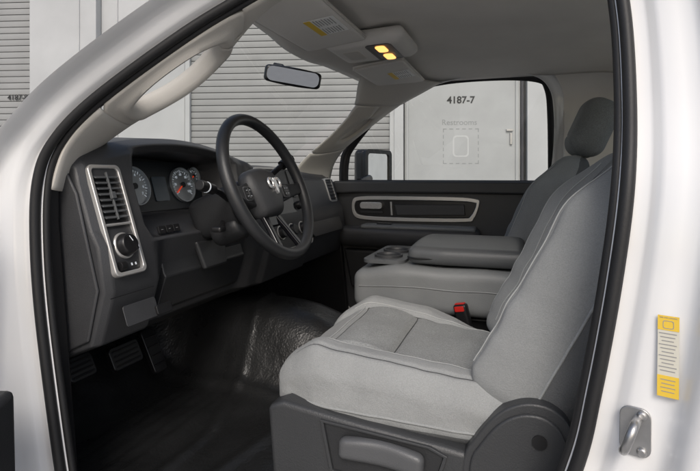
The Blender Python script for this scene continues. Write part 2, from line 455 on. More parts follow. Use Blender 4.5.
Mm = frame((-.757, 1.60, .345), (.86, .51, -.14), (.0765, -.129, .986))
b = B(); b.block((.200, .066, .03), .014, .005, Mm, deform=lambda x, y, z: (x, y * (1 - .18 * (x / .105) ** 2), z * (1 if z > 0 else 1.5)))
rm = b.make("rear_view_mirror", BLACK, truck, angle=60)
B().prism(rrect(.182, .050, .02, 5), 0, .001, Mm @ T(0, 0, .0152)).make("mirror_pane", MIRRORD, rm)
B().tube([(-.775, 1.60, .355), (-.80, 1.60, .385), (-.83, 1.60, .392)], .009, False, 10).make("mirror_stem", BLACK, rm)

# ------------------------------------------------------------------ dashboard
def prof(Y):
    c = sm(Y, .985, 1.035) * (1 - sm(Y, 1.42, 1.47))
    lip = .018 + .066 * max(0, math.cos(max(-1, min(1, (Y - 1.2) / .40)) * math.pi / 2)) ** .8 - .035 * sm(Y, 1.7, 2.36)
    st = sm(Y, 1.50, 1.53) * (1 - sm(Y, 1.86, 1.89))
    L = lambda a, b: (a[0] + (b[0] - a[0]) * c, a[1] + (b[1] - a[1]) * c)
    P = [(-1.38, -.30), (-1.10, -.43), (-.98, -.42), (-.857, -.37), (-.822, -.25), (-.838, -.155), L((-.858, -.12), (-1.0, -.112)), L((-.893, -.02), (-1.08, lip - .034)),
         L((-.903, lip - .016), (-.935, lip - .018)), (-.918, lip + .002), (-.945, lip + .018), (-1.07, lip + .024), (-1.38, .0)]
    P = [(x + .02 * st * (1 if 3 <= i <= 9 else 0), z) for i, (x, z) in enumerate(P)]
    P = [(x - .035 * c * (1 if i in (3, 4) else 0), z) for i, (x, z) in enumerate(P)]     # knee area recedes under the column
    if Y < .85: P = [(x - .012 if 2 <= i <= 10 else x, z - (.008 if i > 8 else 0)) for i, (x, z) in enumerate(P)]
    return P
Ys = [.832, .852, .90, .93, .985, 1.0, 1.01, 1.02, 1.035] + [1.035 + .385 * k / 16 for k in range(1, 17)] + [1.43, 1.44, 1.455, 1.47, 1.50, 1.51, 1.52, 1.53, 1.6, 1.7, 1.8, 1.86, 1.87, 1.88, 1.89, 2.0, 2.1, 2.2, 2.3, 2.345]
b = B(); b.loft([[(x, Y, z) for x, z in prof(Y)] for Y in Ys])
dash = b.make("dashboard", DASH, truck, bevel=.006, seg=3, angle=32, ang_bev=28)

b = B(); b.prism([(-1.03, .02), (-.932, .012), (-.90, -.04), (-.842, -.245), (-.868, -.355), (-.975, -.405), (-1.045, -.37)], 0, .008, side(.832))
b.make("dash_end_panel", DASH, dash, bevel=.004, seg=3)

fu = Vector((-.329, 0, .944))
def face(Y, z, lift=.004):   # frame on the sloping dash face
    x = -.822 - (.25 + z) * .335
    n_ = Vector((.944, 0, .329)); o_ = Vector((x, Y, z)) + n_ * lift
    return frame(o_, (0, 1, 0), fu)
F = face(.897, -.103, .006)
b = B(); out = rrect(.094, .258, .014, 5); inn = rrect(.076, .240, .010, 5)
b.ring(out, inn, -.01, .010, F, 0); b.prism(inn, -.01, .001, F, 1)
b.box((.076, .006, .008), F @ T(0, -.012, .004), 0)
bez = b.make("vent_bezel", [SILVER, DASH2], dash, bevel=.002)
b = B(); b.prism(rrect(.070, .118, .006, 3), 0, .002, F @ T(0, .054, .0005), 0)
for k in range(8):
    b.box((.066, .003, .014), F @ T(0, .006 + .0135 * k, .005) @ Matrix.Rotation(math.radians(35), 4, 'X'), 1)
b.box((.004, .112, .006), F @ T(.0, .054, .010), 1); b.box((.012, .016, .008), F @ T(0, .054, .013), 1)
b.make("air_vent", [BLACK, LIDM], dash, bevel=.0008)
b = B(); b.lathe([(.030, 0), (.030, .006), (.028, .009), (.026, .009)], F @ T(.0, -.062, .001), 36, 0)
b.lathe([(.0265, .008), (.024, .022), (.021, .026), (.001, .026)], F @ T(.0, -.062, .001), 36, 1)
b.box((.006, .038, .010), F @ T(0, -.062, .030) @ Matrix.Rotation(.5, 4, 'Z'), 1)
b.box((.0015, .014, .001), F @ T(-.006, -.053, .0358) @ Matrix.Rotation(.5, 4, 'Z'), 2)
for k in range(7):
    a = math.radians(30 + 20 * k); b.box((.003, .003, .0006), F @ T(.0335 * math.cos(a), -.062 + .0335 * math.sin(a), .0016), 2)
b.tube([(-.008, 0, 0), (.008, 0, 0)], .010, False, 16, M=F @ T(-.02, -.106, .004), mi=1); b.box((.004, .006, .001), F @ T(.012, -.106, .002), 2)
b.box((.004, .006, .001), F @ T(.024, -.106, .002), 2)
b.make("headlight_switch", [SILVER, BLACK, GAUGEW], dash, bevel=.0006)
b = B()
b.box((.002, .20, .003), face(.956, -.10, .001)); b.box((.13, .002, .003), face(.90, -.262, .0015)); b.make("dash_seam", BLACK, dash)

b = B(); Md = frame((-.99, .915, .049), (1, 0, .1), (0, 1, .08))
b.prism(rrect(.09, .035, .01, 4), 0, .003, Md)
for k in range(8): b.box((.003, .028, .003), Md @ T(-.035 + .01 * k, 0, .004), 1)
b.make("defroster_vent", [BLACK, DASH], dash)

# gauge cluster
G = frame((-1.020, 1.23, -.032), (0, 1, 0), (-.28, 0, .96))
b = B(); b.prism(rrect(.40, .15, .05, 6), -.01, 0, G, 0)
RB = .054
for cx, rr_ in ((-.105, RB), (.105, RB), (-.172, .026), (.172, .026)):
    cy = 0 if rr_ > .05 else .03
    b.lathe([(rr_ + .003, 0), (rr_ + .0025, .009), (rr_ , .009), (rr_ - .002, .002)], G @ T(cx, cy, 0), 40, 1)
    nt_ = 25 if rr_ > .05 else 9
    for k in range(nt_):
        a = math.radians(220 - 260 * k / (nt_ - 1)); big = k % 3 == 0
        b.box((.009 if big else .005, .0018 if big else .001, .0006), G @ T(cx, cy, .0025) @ Matrix.Rotation(a, 4, 'Z') @ T(rr_ - .009, 0, 0), 2)
    a = math.radians(205 if cx < 0 else 215)
    b.box((rr_ * .85, .003, .002), G @ T(cx, cy, .005) @ Matrix.Rotation(a, 4, 'Z') @ T(rr_ * .38, 0, 0), 3)
    b.lathe([(rr_ * .16, .003), (rr_ * .16, .008), (.001, .008)], G @ T(cx, cy, 0), 20, 0)
for cx, labs in ((-.105, "01234567"), (.105, ("0", "20", "40", "60", "80", "100", "120"))):
    for k, s_ in enumerate(labs):
        a = math.radians(220 - 260 * k / (len(labs) - 1)); v, f = textgeo(s_, .0115, .0003)
        b.add(v, f, G @ T(cx + .034 * math.cos(a), .034 * math.sin(a), .003), 2)
b.prism(rrect(.06, .075, .006, 3), 0, .002, G @ T(0, -.01, .001), 4)
b.make("gauge_cluster", [GAUGE, GAUGEL, GAUGEW, NEEDLE, SCREEN], dash)

# centre stack
S = face(1.695, -.13, .022)
b = B(); b.prism(rrect(.30, .30, .02, 5), -.01, .006, S, 0); b.ring(rrect(.315, .315, .026, 5), rrect(.30, .30, .02, 5), -.01, .009, S, 1)
b.prism(rrect(.17, .10, .006, 3), .006, .009, S @ T(0, .02, 0), 2)
for sx in (-.12, .12): b.prism(rrect(.045, .11, .006, 3), .006, .010, S @ T(sx, .09, 0), 3)
for sx in (-.115, .115): b.lathe([(.017, .006), (.016, .022), (.013, .024), (.001, .024)], S @ T(sx, .0, 0), 24, 3)
for sx in (-.09, 0, .09): b.lathe([(.022, .006), (.020, .022), (.017, .024), (.001, .024)], S @ T(sx, -.09, 0), 24, 3); b.ring([(.026 * math.cos(k * .3142), .026 * math.sin(k * .3142)) for k in range(20)], [(.0225 * math.cos(k * .3142), .0225 * math.sin(k * .3142)) for k in range(20)], .006, .010, S @ T(sx, -.09, 0), 1)
for sx in range(6): b.prism(rrect(.022, .012, .002, 2), .006, .009, S @ T(-.07 + .028 * sx, -.045, 0), 3); b.box((.010, .002, .0008), S @ T(-.07 + .028 * sx, -.045, .0093), 4)
b.make("centre_stack", [DASH2, SILVER, GLOSSB, BLACK, GAUGEW], dash, bevel=.001)
for Yc in (1.93, 2.27):
    Fv = face(Yc, -.075 if Yc > 2 else -.055, .003)
    b = B(); b.ring(rrect(.09, .12, .014, 5), rrect(.074, .104, .01, 5), -.008, .008, Fv, 0); b.prism(rrect(.074, .104, .01, 5), -.01, 0, Fv, 1)
    for k in range(6): b.box((.072, .003, .012), Fv @ T(0, -.04 + .016 * k, .003), 2)
    b.make("air_vent", [SILVER, BLACK, DASH], dash, bevel=.001)
Fg = face(2.10, -.20, .002)
b = B(); b.prism(rrect(.36, .13, .02, 5), -.004, .006, Fg, 0); b.prism(rrect(.08, .02, .006, 4), .006, .012, Fg @ T(0, .045, 0), 1); b.box((.42, .004, .004), Fg @ T(0, .078, .003), 2)
b.make("glove_box", [DASH2, BLACK, SILVER], dash, bevel=.002)
# knee cover: a thin panel with a step and a lower return, set into the receding lower dash
def kx(z): return -.857 - (.25 + z) * .30 if z > -.25 else -.857 + (z + .25) * .29
b = B()
b.loft([[(kx(z) + o_, Yk, z) for z, o_ in ((-.170, .010), (-.176, .016), (-.245, .014), (-.255, .020), (-.340, .018), (-.352, .008), (-.345, -.01), (-.175, -.015))]
        for Yk in (1.035, 1.045, 1.15, 1.23, 1.31, 1.40, 1.412)])
b.make("knee_panel", DASH2, dash, bevel=.003, seg=2)
b = B(); b.prism([(-.070, .03), (.070, .03), (.052, -.05), (-.052, -.05)], 0, .016, frame((-.846, 1.23, -.215), (0, 1, 0), (-.25, 0, .96)))
b.make("column_cover_base", DASH2, dash, bevel=.006, seg=3)
b = B(); b.block((.085, .06, .02), .008, .006, frame((-.838, 1.375, -.150), (0, 1, 0), fu)); b.lathe([(.024, 0), (.024, .010), (.021, .020), (.016, .024), (.001, .024)], face(1.385, -.150, .020), 24, 0); b.box((.006, .032, .014), face(1.385, -.150, .048), 1)
b.make("ignition_switch", [BLACK, SILVER], dash, bevel=.001)
b = B()
for k in range(3):
    b.prism(rrect(.024, .020, .003, 3), 0, .006, face(1.035 + .028 * k, -.140, .004), 0); b.box((.007, .0014, .0008), face(1.035 + .028 * k, -.140, .0105), 1)
b.make("switch_bank", [BLACK, GINK], dash, bevel=.001)
b = B(); b.prism(rrect(.05, .022, .004, 3), 0, .012, face(.97, -.315, .0)); b.make("release_lever", BLACK, dash, bevel=.002)
b = B(); b.prism(rrect(.10, .045, .006, 3), 0, .002, face(.905, -.305, .004)); b.make("fuse_cover", DASH, dash, bevel=.001)

# ------------------------------------------------------------------ steering wheel
W = frame((-.652, 1.23, -.028), (0, 1, 0), (-.39, 0, .92))
b = B(); R = .198
b.tube([(R * math.cos(2 * math.pi * k / 72), R * math.sin(2 * math.pi * k / 72), 0) for k in range(72)], 0, True, 16, M=W, ref=(0, 0, 1), rr=[(.0155, .0165)] * 72)
wheel = b.make("steering_wheel", DASH2, truck, angle=80)
def hubd(x, y, z):
    k = 1 - .34 * sm(-y, -.01, .085) - .10 * sm(y, .02, .08); z2 = z + .026 * (1 - (x / .09) ** 2) * (1 - (y / .09) ** 2) * (z > 0)
    return (x * k, y - .010 * (x / .075) ** 2 * sm(y, 0, .07), z2)
b = B(); b.block((.158, .140, .040), .0195, .005, W @ T(0, -.012, -.034), deform=hubd); hub = b.make("airbag_cover", DASH, wheel, angle=70)
for sx in (-1, 1):
    b = B()
    secs = []
    for t_, y0, y1, z0, th in ((.060, -.050, .022, -.038, .030), (.11, -.042, .010, -.028, .024), (.15, -.034, .004, -.014, .020), (.190, -.030, .004, -.003, .018)):
        secs.append([(sx * t_, y0, z0 - th / 2), (sx * t_, y1, z0 - th / 2), (sx * t_, y1, z0 + th / 2), (sx * t_, y0, z0 + th / 2)])
    b.loft(secs, W); sp = b.make("wheel_spoke", DASH2, wheel, bevel=.005, seg=3)
    b = B(); Q = W @ T(sx * .108, -.016, -.016)
    b.prism(rrect(.036, .038, .008, 4), 0, .005, Q, 1); b.prism(rrect(.031, .033, .007, 4), .004, .008, Q, 0)
    b.box((.026, .001, .001), Q @ T(0, 0, .0082), 1); b.box((.001, .028, .001), Q @ T(0, 0, .0082), 1)
    for (ax_, ay_) in ((-.007, .008), (.007, .008), (-.007, -.008), (.007, -.008)): b.box((.005, .0012, .0006), Q @ T(ax_, ay_, .0083), 2)
    b.make("wheel_buttons", [BLACK, LGREYP, GAUGEW], wheel, bevel=.0006)
b = B()
for sx in (-1, 1):
    secs = []
    for t_, xc, w_, z0 in ((-.065, .030, .014, -.036), (-.12, .043, .009, -.022), (-.19, .060, .011, -.004)):
        secs.append([(sx * xc - w_, t_, z0 - .008), (sx * xc + w_, t_, z0 - .008), (sx * xc + w_, t_, z0 + .008), (sx * xc - w_, t_, z0 + .008)])
    b.loft(secs, W)
b.prism([(-.04, -.075), (.04, -.075), (.036, -.11), (-.036, -.11)], -.038, -.026, W)
b.make("lower_spoke", GLOSSB, wheel, bevel=.004, seg=2)
# emblem: horned ram head
b = B(); E = W @ T(0, -.006, .0120) @ Matrix.Scale(1.55, 4)
b.prism([(-.0042, .0135), (.0042, .0135), (.0050, .006), (.0030, -.004), (.0038, -.010), (.0, -.016), (-.0038, -.010), (-.0030, -.004), (-.0050, .006)], 0, .005, E)
for sx in (-1, 1):
    b.tube([(sx * .0125 + .0078 * math.cos(k * math.pi / 10), .0045 + .0086 * math.sin(k * math.pi / 10), .0025) for k in range(20)], .0026, True, 8, M=E, ref=(0, 0, 1))
    b.prism([(sx * .003, .011), (sx * .009, .014), (sx * .009, .0105), (sx * .004, .007)], .001, .0045, E)
b.make("emblem", CHROME, wheel, bevel=.0003)
b = B(); b.block((.12, .115, .19), .03, .012, W @ T(0, -.012, -.15), deform=lambda x, y, z: (x * (1 - .2 * sm(-y, 0, .06)), y, z))
b.block((.105, .06, .10), .02, .012, W @ T(0, -.075, -.155), deform=lambda x, y, z: (x * (1 - .3 * sm(-y, 0, .03)), y, z)); col = b.make("steering_column", DASH2, truck, angle=60)
b = B(); b.box((.100, .002, .16), W @ T(0, -.012, -.14)); b.ring(rrect(.124, .119, .03, 6), rrect(.116, .11, .03, 6), -.0012, .0012, W @ T(0, -.012, -.10)); b.make("column_seam", BLACK, col)
b = B(); b.tube([(-.775, 1.19, -.125), (-.755, 1.155, -.135), (-.745, 1.13, -.140)], .006, False, 8); b.block((.03, .03, .014), .005, .004, T(-.742, 1.12, -.141)); b.make("tilt_lever", BLACK, col)
b = B(); b.tube([(-.745, 1.17, -.065), (-.74, 1.12, -.045), (-.738, 1.085, -.036)], .008, False, 10); b.tube([(-.738, 1.09, -.037), (-.737, 1.03, -.024)], .0135, False, 14, mi=0)
b.tube([(-.7375, 1.062, -.031), (-.7373, 1.056, -.0295)], .0142, False, 14, mi=1); b.make("indicator_stalk", [BLACK, GAUGEW], col, bevel=.002)
b = B(); b.tube([(-.79, 1.29, -.05), (-.74, 1.38, -.01), (-.72, 1.44, .03)], .009, False, 10); b.tube([(-.72, 1.44, .03), (-.705, 1.475, .055)], .016, False, 12); b.make("gear_lever", BLACK, col)

def pedal(x, y, z, w, h, name):
    M = frame((x, y, z), (0, 1, 0), (-.45, 0, .9))
    b = B(); b.prism(rrect(w, h, .012, 4), 0, .014, M)
    for k in range(4): b.box((w * .8, .005, .004), M @ T(0, -h * .32 + k * h * .21, .016))
    b.tube([(0, h * .3, 0), (0, h * .3 + .05, -.05), (0, .30, -.10)], .009, False, 8, M=M)
    b.make(name, BLACK, truck, bevel=.002)
pedal(-1.07, .985, -.495, .080, .060, "parking_brake_pedal"); pedal(-1.08, 1.15, -.52, .11, .065, "brake_pedal"); pedal(-1.11, 1.30, -.56, .055, .14, "accelerator_pedal")

# ------------------------------------------------------------------ seats
def gro(d, w=.006, dep=.008): return -dep * math.exp(-(d / w) ** 2)
def seat(Yc, dX, driver):
    def cush(x, y, z):
        t_ = sm(z, -.055, .05)
        nz = noise.noise(Vector((x * 9, y * 9, Yc)))
        ins = 1 - sm(abs(y), .140, .152)
        dz = .018 * sm(abs(y), .13, .185) - .020 * sm(abs(y), .215, .25)
        dz += gro(abs(y) - .150) + (gro(x + .165) + gro(x + .03, dep=.008)) * ins
        dz += gro(abs(y) - .215, .005, .006)
        dz += .004 * nz + .012 * ins * math.sin(max(0, min(1, (x + .165) / .135)) * math.pi)
        wr = noise.noise(Vector((x * 26 + 3, y * 8, 2))); dz += .004 * wr * (.4 + .6 * sm(x, -.1, .2))
        dz += -.10 * x - .060 * sm(-x, .16, .27)
        if driver: dz -= .045 * sm(x, -.03, .16) * sm(y, .12, .2)
        k = 1 - .14 * sm(-x, .10, .27) ** 1.5
        side_w = .003 * noise.noise(Vector((x * 18, z * 30, 7)))
        return (x - .012 * (1 - (y / .25) ** 2) * sm(-x, .2, .26), y * k + .003 * nz + side_w, z + dz * t_)
    C = T(-.225 + dX, Yc, -.434)
    b = B(); b.block((.52, .50, .115), .034, .0045, C, cush, mf=lambda c: 1 if (abs(c.y) < .15 and c.z > .03 and c.x > -.165) else (0 if c.z > -.034 else 2))
    st = b.make("seat", [FAB, FABI, FABS], truck, angle=80, label="light grey cloth truck seat" if driver else "grey cloth truck seat beside the far door")
    def seam(b, fn, M, pts, r=.0013, lift=.0008, mi=0):
        q = [Vector(fn(*p)) + Vector((0, 0, lift)) for p in pts]; b.tube(q, r, False, 6, M=M, mi=mi)
    b = B()
    for sy in (-1, 1):
        seam(b, cush, C, [(-.165 + .40 * k / 40, sy * .150, .0575) for k in range(41)], mi=1)
        seam(b, cush, C, [(-.205 + .44 * k / 40, sy * .160, .0575) for k in range(41)])
        seam(b, cush, C, [(-.22 + .44 * k / 40, sy * .215, .0575) for k in range(41)], mi=1)
    seam(b, cush, C, [(-.165, -.15 + .30 * k / 30, .0575) for k in range(31)], mi=1); seam(b, cush, C, [(-.175, -.155 + .31 * k / 30, .0575) for k in range(31)])
    seam(b, cush, C, [(-.03, -.15 + .30 * k / 30, .0575) for k in range(31)], mi=1)
    b.make("cushion_stitching", [THREAD, DTHREAD], st, angle=80)
    b = B(); pts = []
    for i in range(61): pts.append((.215 - .43 * i / 60, -.25, -.020))
    seam(b, cush, C, pts, r=.0028, lift=0, mi=0)
    b.make("cushion_piping", [FAB], st, angle=80)
    Mb = frame((.130 + dX, Yc, -.200), (0, -1, 0), (.455, 0, .890)) if driver else frame((.120 + dX, Yc, -.190), (0, -1, 0), (.40, 0, .917))
    def back(x, y, z):
        t_ = sm(z, -.02, .055)
        nz = noise.noise(Vector((x * 8 + 5, y * 8, Yc)))
        ins = 1 - sm(abs(x), .125, .138)
        dz = .052 * sm(abs(x), .11, .180) * (1 - .6 * sm(y, .08, .26)) - .022 * sm(abs(x), .215, .245)
        dz += gro(abs(x) - .138) + gro(y - .12, dep=.008) * ins + gro(y + .02, dep=.007) * ins + gro(y + .14, dep=.007) * ins + .006 * nz + .012 * ins * math.exp(-((y + .17) / .08) ** 2)
        dz += gro(abs(x) - .198, .006, .009)
        dz += .005 * noise.noise(Vector((x * 9, y * 24, 4))) * (1 - sm(y, -.12, .1)) + .0025 * noise.noise(Vector((x * 20, y * 16, 9)))
        k = 1 - .26 * sm(y, .07, .29) ** 1.3
        return (x * k, y - .025 * sm(abs(x), .1, .24) * sm(y, .1, .27), z * (1 - .35 * sm(y, .1, .29)) + dz * t_)
    b = B(); b.block((.49, .56, .13), .05, .0045, Mb, back, mf=lambda c: 1 if (abs(c.x) < .138 and c.z > .03) else (0 if c.z > .0 else 2))
    bk = b.make("backrest", [FABB, FABBI, FABS], st, angle=80)
    for sx in (-1, 1):
        b = B()
        seam(b, back, Mb, [(sx * .138, -.23 + .46 * k / 40, .065) for k in range(41)], mi=1); seam(b, back, Mb, [(sx * .148, -.23 + .46 * k / 40, .065) for k in range(41)])
        seam(b, back, Mb, [(sx * .198, -.23 + .46 * k / 40, .065) for k in range(41)], r=.0018, lift=.0, mi=1); seam(b, back, Mb, [(sx * .190, -.23 + .46 * k / 40, .065) for k in range(41)], r=.0013, lift=.001)
        b.make("backrest_stitching", [THREAD, DTHREAD], st, angle=80)
        b = B(); seam(b, back, Mb, [(sx * .245, -.24 + .46 * k / 40, .0) for k in range(41)], r=.0026, lift=0)
        b.make("backrest_piping", [FAB], st, angle=80)
    Mh = Mb @ T(0, .390, .0)
    b = B(); b.block((.29, .215, .12), .052, .007, Mh, lambda x, y, z: (x * (1 - .12 * sm(y, 0, .1)), y, z + .01 * (1 - (x / .13) ** 2) + gro(y + .05, .005, .004) * (z > 0)))
    for sx in (-.06, .06): b.tube([(sx, -.14, 0), (sx, -.05, 0)], .007, False, 8, M=Mh, mi=1)
    b.make("headrest", [FABBI, CHROME], st, angle=80)
    b = B(); b.block((.44, .42, .10), .02, .02, T(-.21 + dX, Yc, -.51)); b.bx(-.40 + dX, .0 + dX, Yc - .19, Yc - .15, -.68, -.52); b.bx(-.40 + dX, .0 + dX, Yc + .15, Yc + .19, -.68, -.52)
    b.make("seat_base", BLACK, st, bevel=.003)
    return st, bk
dseat, dback = seat(1.155, 0, True)
pseat, pback = seat(2.04, -.025, False)
b = B()
b.prism([(-.475, -.458), (-.462, -.62), (-.10, -.62), (-.085, -.484), (-.13, -.478), (-.30, -.461), (-.44, -.444)], 0, .05, side(.935))
b.make("seat_side_cover", GREYP, dseat, bevel=.010, seg=4)
b = B(); sw = [(-.360, -.464), (-.340, -.560), (-.145, -.572), (-.120, -.492), (-.15, -.480)]
swi = [(-.24 + (a + .24) * .94, -.515 + (c + .515) * .90) for a, c in sw]
b.ring(sw, swi, 0, .007, side(.886), 0); b.prism(swi, 0, .002, side(.886), 1); sp_ = b.make("switch_panel", [GREYP, DASH2], dseat, bevel=.002, seg=3)
b = B(); b.block((.160, .046, .026), .0125, .005, side(.876) @ T(-.240, -.506, 0) @ Matrix.Rotation(-.05, 4, 'Z'), lambda x, y, z: (x, y * (1 - .15 * (x / .075) ** 2) - .004 * (x / .075) ** 2, z - .005 * math.exp(-(x / .045) ** 2) * (z > 0)))
b.make("seat_adjust_handle", HANDLE, dseat, angle=70)
b = B(); rec = catmull([(-.098, -.62), (-.095, -.50), (-.075, -.455), (-.035, -.405), (.01, -.382), (.055, -.388), (.082, -.425), (.088, -.50), (.08, -.62)], False, 5)
rp = [(q[0], q[1]) for q in rec]
b.prism(rp, 0, .040, side(.925)); b.prism([(-.005 + (a + .005) * .86, -.50 + (c + .50) * .86) for a, c in rp], .038, .046, side(.925)); b.make("recliner_cover", GREYP, dseat, bevel=.009, seg=4)
b = B(); b.tube([(.03, .884, -.44), (.03, .876, -.44)], .012, False, 20); b.make("pivot_cap", BLACK, dseat)
b = B()
b.bx(-.50, -.36, .93, .97, -.665, -.645); b.bx(-.50, -.485, .93, .97, -.69, -.64)
b.tube([(-.49, 1.0, -.60), (-.50, 1.2, -.60), (-.49, 1.35, -.60)], .008, False, 8)
b.make("seat_rail", METALD, dseat, bevel=.002)
Mk = frame((-.150, 1.425, -.402), (.85, -.25, .20), (-.25, .0, .95))
b = B(); b.block((.040, .085, .024), .008, .005, Mk, mi=0); b.prism(rrect(.028, .015, .003, 3), 0, .003, Mk @ T(0, .031, .0115), 1); b.bx(-.014, .014, .041, .045, -.006, .006, 1, Mk)
b.tube([(0, -.03, 0), (.0, -.12, 0)], .012, False, 8, M=Mk, mi=0)
b.make("seat_belt_buckle", [BLACK, REDP], dseat, bevel=.001)

# ------------------------------------------------------------------ fold-down centre console
def cons(x, y, z):
    return (x - .01 * (1 - (y / .2) ** 2) * sm(-x, .15, .25), y * (1 - .08 * sm(-x, .1, .26)), z - .02 * sm(-x, .12, .26) * sm(z, -.02, .05) + .003 * noise.noise(Vector((x * 9, y * 9, z * 9))))
b = B(); b.block((.54, .40, .14), .03, .008, T(-.225, 1.665, -.345), cons); con = b.make("centre_console", VINYL, truck, angle=70)
b = B(); b.tube([Vector(cons(-.25 + .50 * k / 30, -.2, .010)) for k in range(31)], .0022, False, 6, M=T(-.225, 1.665, -.345)); b.make("console_stitching", VINYL, con)
b = B(); b.block((.34, .385, .052), .022, .007, T(-.155, 1.67, -.243), lambda x, y, z: (x, y * (1 - .06 * sm(-x, .05, .17)), z + .008 * (1 - (y / .19) ** 2) * sm(z, 0, .02)))
lid = b.make("console_lid", LIDM, con, angle=70)
b = B(); b.tube([(x, y, 0) for x, y in rrect(.342, .372, .03, 5)], .003, True, 6, M=T(-.155, 1.67, -.250), ref=(0, 0, 1)); b.make("lid_seam", BLACK, con)
b = B(); Mt = T(-.405, 1.665, -.276)
b.prism(rrect(.135, .33, .03, 5), 0, .012, Mt, 0)
for yy in (-.085, .03): b.lathe([(.046, .010), (.046, .020), (.040, .020), (.038, .012), (.037, .0115)], Mt @ T(0, yy, 0), 32, 1); b.lathe([(.037, .0125), (.001, .0128)], Mt @ T(0, yy, 0), 32, 2)
b.prism(rrect(.09, .05, .01, 4), .012, .014, Mt @ T(0, .12, 0), 2)
b.make("cup_holder_tray", [LIDM, GREYP, BLACK], con, bevel=.003, seg=2)
b = B(); b.block((.10, .36, .45), .04, .012, frame((.13, 1.665, -.22), (1, 0, -.4), (0, 1, 0))); b.make("centre_backrest", FABB, con, angle=70)
b = B(); b.bx(-.44, .0, 1.52, 1.82, -.66, -.42); b.make("console_pedestal", BLACK, con, bevel=.01)

# ------------------------------------------------------------------ passenger door (closed)
b = B()
ML = [Vector(mir(p + n * .012)) for p, n in zip(LP, LN)]
idx = [i for i, p in enumerate(ML) if p.z < -.035]
start = next(i for i in idx if (i - 1) % len(ML) not in idx)
seq = []; i = start
while i in idx: seq.append((ML[i].x, ML[i].z)); i = (i + 1) % len(ML)
b.prism(seq, 0, .06, side(2.475)); pdoor = b.make("passenger_door", DASH, truck, bevel=.006, seg=3, ang_bev=45)
win = catmull([(-.845, 2.425, -.04), (-.835, 2.41, .06), (-.80, 2.40, .14), (-.628, 2.36, .318), (-.50, 2.335, .392), (-.33, 2.315, .424), (-.1, 2.31, .428), (.065, 2.315, .412), (.108, 2.325, .372), (.122, 2.36, .25), (.128, 2.42, -.04)], False, 8)
b = B()
b.tube(win, .010, False, 10, mi=0); b.tube([(-.85, 2.425, -.036), (.13, 2.425, -.036)], .012, False, 10)
b.make("window_seal", SEAL, pdoor, angle=60)
fr = []
for p in win:
    c = Vector((-.3, p.y, .12)); d = (p - c); d.y = 0; q = p + d.normalized() * .040; q.y = p.y + .01
    fr.append([p + Vector((0, -.004, 0)), (p + q) / 2 + Vector((0, -.006, 0)), q])
B().grid(fr).make("window_frame", BLACK, pdoor, solid=.012, angle=60)
gl = B(); n_ = len(win); gl.add([p for p in win], [tuple(range(n_))]); gl.make("window_pane", GLASS, pdoor)
D = side(2.415)
b = B(); b.prism([(-.905, -.03), (-.895, -.095), (-.78, -.09), (-.20, -.088), (.10, -.09), (.12, -.03)], 0, .028, D); b.make("door_top_pad", DASH, pdoor, bevel=.010, seg=4)
b = B(); ol = [(-.805, -.128), (-.76, -.108), (-.60, -.104), (-.30, -.104), (-.195, -.112), (-.180, -.132), (-.205, -.205), (-.25, -.222), (-.52, -.228), (-.74, -.224), (-.80, -.200)]
olc = [(p.x, p.y) for p in catmull([(a, c, 0) for a, c in ol], True, 4)]
cx_, cz_ = -.50, -.166
inn_ = [(cx_ + (a - cx_) * .95, cz_ + (c - cz_) * .68) for a, c in olc]
b.ring(olc, inn_, 0, .014, D, 0); b.prism(inn_, -.002, .003, D, 1)
b.prism([(-.585, -.146), (-.25, -.140), (-.245, -.190), (-.575, -.198)], .002, .016, D, 2); b.prism([(-.610, -.132), (-.600, -.132), (-.595, -.200), (-.605, -.200)], .002, .014, D, 0)
b.make("door_pull_recess", [SILVER, BLACK, DASH], pdoor, bevel=.003, seg=2)
b = B(); b.prism(rrect(.115, .034, .014, 5, -.705, -.152), .004, .024, D, 0); b.prism(rrect(.12, .016, .006, 4, -.705, -.184), .003, .010, D, 1); b.make("door_handle", [CHROME, DASH2], pdoor, bevel=.002)
b = B(); b.block((.68, .12, .10), .03, .012, T(-.51, 2.355, -.298), lambda x, y, z: (x, y - .012 * (1 - (x / .33) ** 2) + .02 * sm(-z, 0, .05), z + .008 * x)); b.make("armrest", DASH, pdoor, angle=60)
b = B(); b.block((.54, .095, .022), .010, .01, T(-.46, 2.34, -.248)); b.make("armrest_pad", VINYL, pdoor, angle=60)
b = B(); b.prism(rrect(.07, .03, .004, 3), 0, .006, frame((-.62, 2.335, -.237), (1, 0, 0), (0, 1, 0))); b.make("window_switch", BLACK, pdoor, bevel=.001)
b = B(); b.lathe([(.075, 0), (.075, .008), (.068, .012), (.001, .010)], D @ T(-.74, -.46, 0), 40); b.make("speaker_grille", DASH2, pdoor)
b = B(); b.prism([(-.84, -.37), (-.30, -.37), (-.26, -.40), (-.30, -.56), (-.80, -.56)], 0, .05, D); b.make("map_pocket", DASH2, pdoor, bevel=.012, seg=3)

# passenger side mirror
Mx = frame((-.775, 2.765, .032), (.385, .923, 0), (0, 0, 1))
b = B(); b.block((.245, .225, .10), .02, .01, Mx @ T(0, 0, -.05), lambda x, y, z: (x * (1 - .25 * sm(-z, .0, .06)), y * (1 - .2 * sm(-z, 0, .06)), z))
b.ring(rrect(.245, .225, .03, 6), rrect(.195, .180, .02, 6), -.01, .012, Mx)
mrb = b.make("side_mirror", BLACK, truck, angle=60)
B().prism(rrect(.196, .181, .02, 5), 0, .002, Mx @ T(0, 0, .002)).make("mirror_pane", MIRRORM, mrb)
B().tube([(-.80, 2.50, -.04), (-.80, 2.58, -.03), (-.80, 2.68, -.02)], .022, False, 10).make("mirror_arm", BLACK, mrb)

